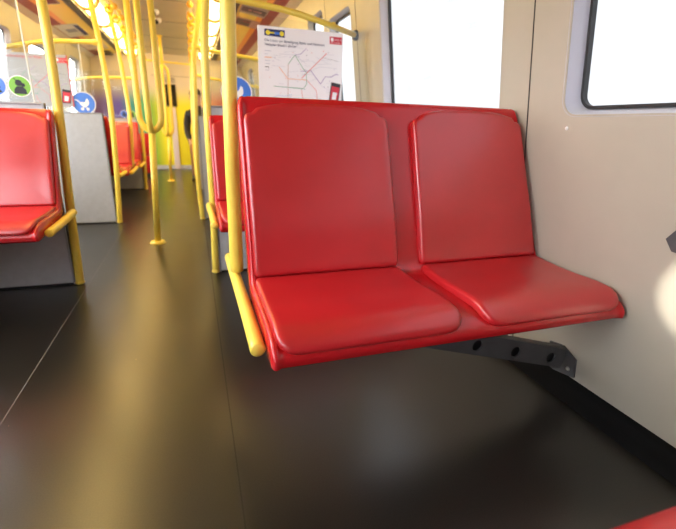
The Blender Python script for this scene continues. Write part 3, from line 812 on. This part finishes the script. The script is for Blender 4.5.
# camera pods on the ceiling
for j, (xx, yy) in enumerate(((-.275, 5.35), (-.275, 5.75))):
    t = thing('ceiling_camera', ('nearer' if j == 0 else 'farther')+' white camera pod with black lens under the ceiling, beside the three-armed pole', 'camera', (xx, yy, ZC))
    bm = bmesh.new(); tube(bm, [(xx, yy, ZC), (xx, yy, ZC-.02)], .045, seg=18, smooth=False); sphere(bm, (xx, yy, ZC-.025), .042, (1, 1, .7)); obj('housing', bm, M['stickerwhite'], t, smooth=True, angle=50)
    bm = bmesh.new(); sphere(bm, (xx-.01, yy-.028, ZC-.045), .024); obj('lens', bm, M['black'], t, smooth=True)

# posters on the sloping coves
def cove_z(off):
    P_ = [(.80, 1.915), (1.00, 1.885), (1.15, 1.855), (1.225, 1.82)]
    for (a, b), (c, d) in zip(P_, P_[1:]):
        if a <= off <= c: return b+(d-b)*(off-a)/(c-a)
    return 1.82
def cove_poster(label, s, o0, o1, ya, yb, base, blocks):
    t = thing('poster', label, 'poster', (CX+s*(o0+o1)/2, (ya+yb)/2, cove_z((o0+o1)/2)))
    def quad(bm, a0, a1, b0, b1, lift):
        n_ = 4; rows = []
        for q in range(n_+1):
            o_ = o0+(o1-o0)*(a0+(a1-a0)*q/n_); z = cove_z(o_)-lift
            rows.append([bm.verts.new((CX+s*o_, ya+(yb-ya)*b_, zz)) for b_ in (b0, b1) for zz in (z, z+.0015)])
        for A, B in zip(rows, rows[1:]):
            for q in ((0, 1), (1, 3), (3, 2), (2, 0)): bm.faces.new((A[q[0]], A[q[1]], B[q[1]], B[q[0]]))
        for r_ in (rows[0], rows[-1]): bm.faces.new((r_[0], r_[1], r_[3], r_[2]))
    bm = bmesh.new(); quad(bm, 0, 1, 0, 1, .004); obj('sheet', bm, base, t)
    for (nm, a0, a1, b0, b1, m_) in blocks:
        bm = bmesh.new(); quad(bm, a0, a1, b0, b1, .006); obj(nm, bm, m_, t)
    return t
pk = mat('pinkish_print', (.55, .30, .27), .45); dk = mat('dark_print', (.07, .06, .08), .45)
cove_poster('nearer of two dark advert posters on the ceiling slope above the map, right side', 1, .815, 1.065, 4.52, 4.86, mat('greyish_print', (.38, .34, .32), .45),
            [('dark_band', .05, .95, .25, .75, dk), ('pale_lettering', .3, .85, .42, .58, pk)])
cove_poster('farther of two advert posters on the ceiling slope above the map, with a pink end', 1, .815, 1.065, 5.06, 5.42, pk,
            [('dark_band', .05, .62, .15, .9, dk), ('red_lettering', .25, .6, .3, .45, M['redprint'])])
cove_poster('white advert poster with dark lettering on the left ceiling slope', -1, .90, 1.14, 6.2, 6.95, mat('cream_print', (.72, .70, .62), .45),
            [('lettering', .3, .75, .35, .6, M['greyprint']), ('blue_corner', .0, .22, .1, .9, M['navy'])])
cove_poster('dark framed advert at the top edge of the picture, upper left ceiling slope', -1, .84, 1.0, 4.95, 5.30, M['greyprint'], [('dark_band', .1, .9, .1, .9, mat('maroon_print', (.16, .02, .02), .45))])
cove_poster('pale advert panel at the far end of the left ceiling slope', -1, .85, 1.14, 7.35, 8.05, mat('pale_peach_print', (.75, .60, .45), .45), [('lettering', .2, .8, .4, .55, mat('tan_print', (.62, .45, .3), .45))])
cove_poster('pale advert panel at the far end of the right ceiling slope', 1, .85, 1.12, 7.35, 8.05, mat('pale_peach_print_b', (.75, .60, .45), .45), [('lettering', .2, .8, .4, .55, mat('tan_print_b', (.62, .45, .3), .45))])
for s, nm in ((1, 'right'), (-1, 'left')):
    t = thing('ceiling_vent', 'dark square vent grille at the far end of the %s ceiling slope' % nm, 'vent', (CX+s*.95, 8.35, 1.86))
    bm = bmesh.new(); box(bm, (min(CX+s*.86, CX+s*1.06), 8.22, 1.855), (max(CX+s*.86, CX+s*1.06), 8.5, 1.89), bev=.004); obj('frame', bm, M['groove'], t)
    for q in range(6):
        bm = bmesh.new(); box(bm, (min(CX+s*.875, CX+s*1.045), 8.245+q*.04, 1.850), (max(CX+s*.875, CX+s*1.045), 8.262+q*.04, 1.858)); obj('slat', bm, M['black'], t)

# red folding seat far back on the left
t = thing('folding_seat', 'narrow red folding seat far back on the left, by the green end wall', 'folding seat', (-.66, 7.4, 0))
bm = bmesh.new(); box(bm, (-.86, 7.38, .62-.28), (-.625, 7.42, .66), bev=.012); obj('backrest', bm, M['shell'], t, smooth=True, angle=40)
bm = bmesh.new(); box(bm, (-.86, 7.34, .06), (-.625, 7.40, .325), bev=.012); obj('seat', bm, M['shell'], t, smooth=True, angle=40)
bm = bmesh.new(); box(bm, (-.84, 7.42, 0), (-.645, 7.45, .60)); obj('stand', bm, M['dark_metal'], t)

# ------------------------------------------------------------------ seated person, far right of the aisle
def skin_chain(chains, name):
    me = bpy.data.meshes.new(name); vs = []; es = []; rad = []; index = {}
    for ch in chains:
        prev = None
        for (p, r) in ch:
            key = tuple(round(c, 4) for c in p)
            if key not in index: index[key] = len(vs); vs.append(p); rad.append(r)
            if prev is not None and prev != index[key]: es.append((prev, index[key]))
            prev = index[key]
    me.from_pydata(vs, es, [])
    o = bpy.data.objects.new(name, me); COL.objects.link(o)
    bpy.context.view_layer.objects.active = o
    sk = o.modifiers.new('s', 'SKIN'); sk.use_smooth_shade = True
    for i_, d in enumerate(me.skin_vertices[0].data):
        r = rad[i_]; d.radius = (r, r) if not isinstance(r, tuple) else r; d.use_root = (i_ == 0)
    sb = o.modifiers.new('u', 'SUBSURF'); sb.levels = 1; sb.render_levels = 1
    dg = bpy.context.evaluated_depsgraph_get(); dg.update()
    out = bpy.data.meshes.new_from_object(o.evaluated_get(dg)); bpy.data.objects.remove(o)
    return out
px, py = .125, 7.13
def Q(x, y, z): return (px+x, py+y, z)
pelvis = Q(0, .05, .565)
ch = [[(pelvis, .13), (Q(0, .09, .68), .125), (Q(0, .11, .84), .14), (Q(0, .12, .97), .12), (Q(-.01, .105, 1.06), .055), (Q(-.02, .09, 1.12), .06), (Q(-.03, .075, 1.20), .085), (Q(-.035, .08, 1.27), .075)]]
for s in (-1, 1):
    ch.append([(pelvis, .13), (Q(s*.09, .03, .555), .088), (Q(s*.11, -.18, .53), .075), (Q(s*.115, -.36, .485), .062), (Q(s*.12, -.36, .30), .052), (Q(s*.125, -.35, .10), .040), (Q(s*.13, -.36, .05), .042), (Q(s*.14, -.46, .035), .036), (Q(s*.145, -.54, .030), .028)])
    ch.append([(Q(0, .12, .97), .12), (Q(s*.155, .12, .955), .068), (Q(s*.185, .08, .82), .058), (Q(s*.19, .0, .69), .050), (Q(s*.170, -.12, .62), .040), (Q(s*.150, -.22, .565), .026), (Q(s*.145, -.27, .555), .026)])
    for q in range(4):
        ch.append([(Q(s*.145, -.27, .555), .026), (Q(s*(.165-.016*q), -.305, .553), .0085), (Q(s*(.166-.017*q), -.335+.004*abs(q-1), .543), .008), (Q(s*(.166-.017*q), -.352+.006*abs(q-1), .532), .007)])
    ch.append([(Q(s*.150, -.22, .565), .026), (Q(s*.115, -.245, .560), .010), (Q(s*.105, -.275, .552), .009)])
me = skin_chain(ch, 'person')
for m_ in (M['jacket'], M['trousers'], M['skin'], M['shoe']): me.materials.append(m_)
for p in me.polygons:
    c = p.center; lx, ly, lz = c.x-px, c.y-py, c.z
    if lz < .085: p.material_index = 3
    elif lz > 1.07: p.material_index = 2
    elif ly < -.20 and .525 < lz < .60 and abs(lx) < .20 and abs(lx) > .085: p.material_index = 2
    elif lz < .50 or (ly < -.04 and lz < .56): p.material_index = 1
    else: p.material_index = 0
person = put('person', me)
tag(person, 'person in black jacket and brown trousers sitting far back, right of the aisle', 'person')
bm = bmesh.new(); sphere(bm, Q(-.033, .095, 1.255), .098, (.95, 1, .85)); 
for v in list(bm.verts):
    if v.co.z < 1.235 and v.co.y < py+.06: v.co.z = 1.235; v.co.y = max(v.co.y, py+.03)
h = obj('hair', bm, M['hair'], None, smooth=True)
h.parent = person
bm = bmesh.new(); sphere(bm, Q(-.03, -.022, 1.185), .016, (.7, 1, 1.3)); o = obj('nose', bm, M['skin'], None, smooth=True); o.parent = person
for s in (-1, 1):
    bm = bmesh.new(); sphere(bm, Q(s*.032-.03, -.004, 1.205), .010); o = obj('eye', bm, M['blackprint'], None, smooth=True); o.parent = person
    bm = bmesh.new(); sphere(bm, Q(s*.088-.03, .085, 1.19), .026, (.4, .7, 1)); o = obj('ear', bm, M['skin'], None, smooth=True); o.parent = person
bm = bmesh.new(); sphere(bm, Q(-.028, -.006, 1.15), .02, (1.2, .5, .35)); o = obj('mouth', bm, M['redprint'], None, smooth=True); o.parent = person

# ------------------------------------------------------------------ outside
bm = bmesh.new(); box(bm, (-60, -60, -1.3), (60, 60, -1.2)); struct(obj('ground', bm, M['ground']))
t = thing('apartment_building', 'pale blue-grey building seen through the left windows', 'building', (-14, 17, -1.2))
bm = bmesh.new(); box(bm, (-22, 8, -1.2), (-12, 40, 3.2)); obj('facade_wall', bm, M['facade'], t)
for q in range(9):
    for zz in (.2, 1.7):
        bm = bmesh.new(); box(bm, (-12.06, 9+q*3.2, zz), (-11.96, 10.6+q*3.2, zz+.9)); obj('facade_window', bm, M['facadeglass'], t)

# ------------------------------------------------------------------ light
w = bpy.data.worlds.new('overcast_sky'); scn.world = w; w.use_nodes = True
bg = w.node_tree.nodes['Background']; bg.inputs['Color'].default_value = (.96, .98, 1.0, 1); 
WN, WL = w.node_tree.nodes, w.node_tree.links       # brighter sky on the sun's side (left)
wt = WN.new('ShaderNodeTexCoord'); ws = WN.new('ShaderNodeSeparateXYZ'); wm_ = WN.new('ShaderNodeMapRange'); wm_.interpolation_type = 'SMOOTHSTEP'
wm_.inputs['From Min'].default_value = -.75; wm_.inputs['From Max'].default_value = .45
wm_.inputs['To Min'].default_value = 10.5; wm_.inputs['To Max'].default_value = .85
WL.new(wt.outputs['Generated'], ws.inputs[0]); WL.new(ws.outputs[0], wm_.inputs['Value']); WL.new(wm_.outputs['Result'], bg.inputs['Strength'])
# low sun glint through the left window on to the right wall
sp = bpy.data.lights.new('sun_glint', 'SPOT'); sp.energy = 1500; sp.spot_size = math.radians(2.2); sp.spot_blend = .18; sp.shadow_soft_size = .02; sp.color = (1, .93, .80)
so = bpy.data.objects.new('sun_glint', sp); COL.objects.link(so); so.location = (-4.2, .30, 1.80)
so.rotation_euler = (Vector((1.11, .590, .475))-so.location).to_track_quat('-Z', 'Y').to_euler()

# ------------------------------------------------------------------ camera
F = 420.0
PPX, PPY = 338.0, 264.5
Yc = Vector((191-PPX, 121.7-PPY, F)).normalized()          # world +Y in camera axes (x right, y down, z forward)
hd = Vector((1, .029, 0)); Xc = (hd - Yc*hd.dot(Yc)).normalized(); Zc = Xc.cross(Yc)
rows = [Xc, Yc, Zc]
right = Vector([r[0] for r in rows]); down = Vector([r[1] for r in rows]); fwd = Vector([r[2] for r in rows])
cam = bpy.data.cameras.new('camera'); co = bpy.data.objects.new('camera', cam); COL.objects.link(co)
Rm = Matrix((right, -down, -fwd)).transposed().to_4x4()
co.matrix_world = Matrix.Translation((0, 0, .85)) @ Rm
cam.sensor_width = 36; cam.lens = F/676*36; cam.clip_start = .02; cam.clip_end = 200
cam.dof.use_dof = True; cam.dof.focus_distance = 1.12; cam.dof.aperture_fstop = 3.2
scn.camera = co
scn.view_settings.view_transform = 'Standard'; scn.view_settings.look = 'None'
scn.view_settings.exposure = 0.60; scn.view_settings.gamma = 1.0; scn.view_settings.use_curve_mapping = False
scn.cycles.max_bounces = 8; scn.cycles.transparent_max_bounces = 24
scn.cycles.use_denoising = True
scn.cycles.sample_clamp_indirect = 6
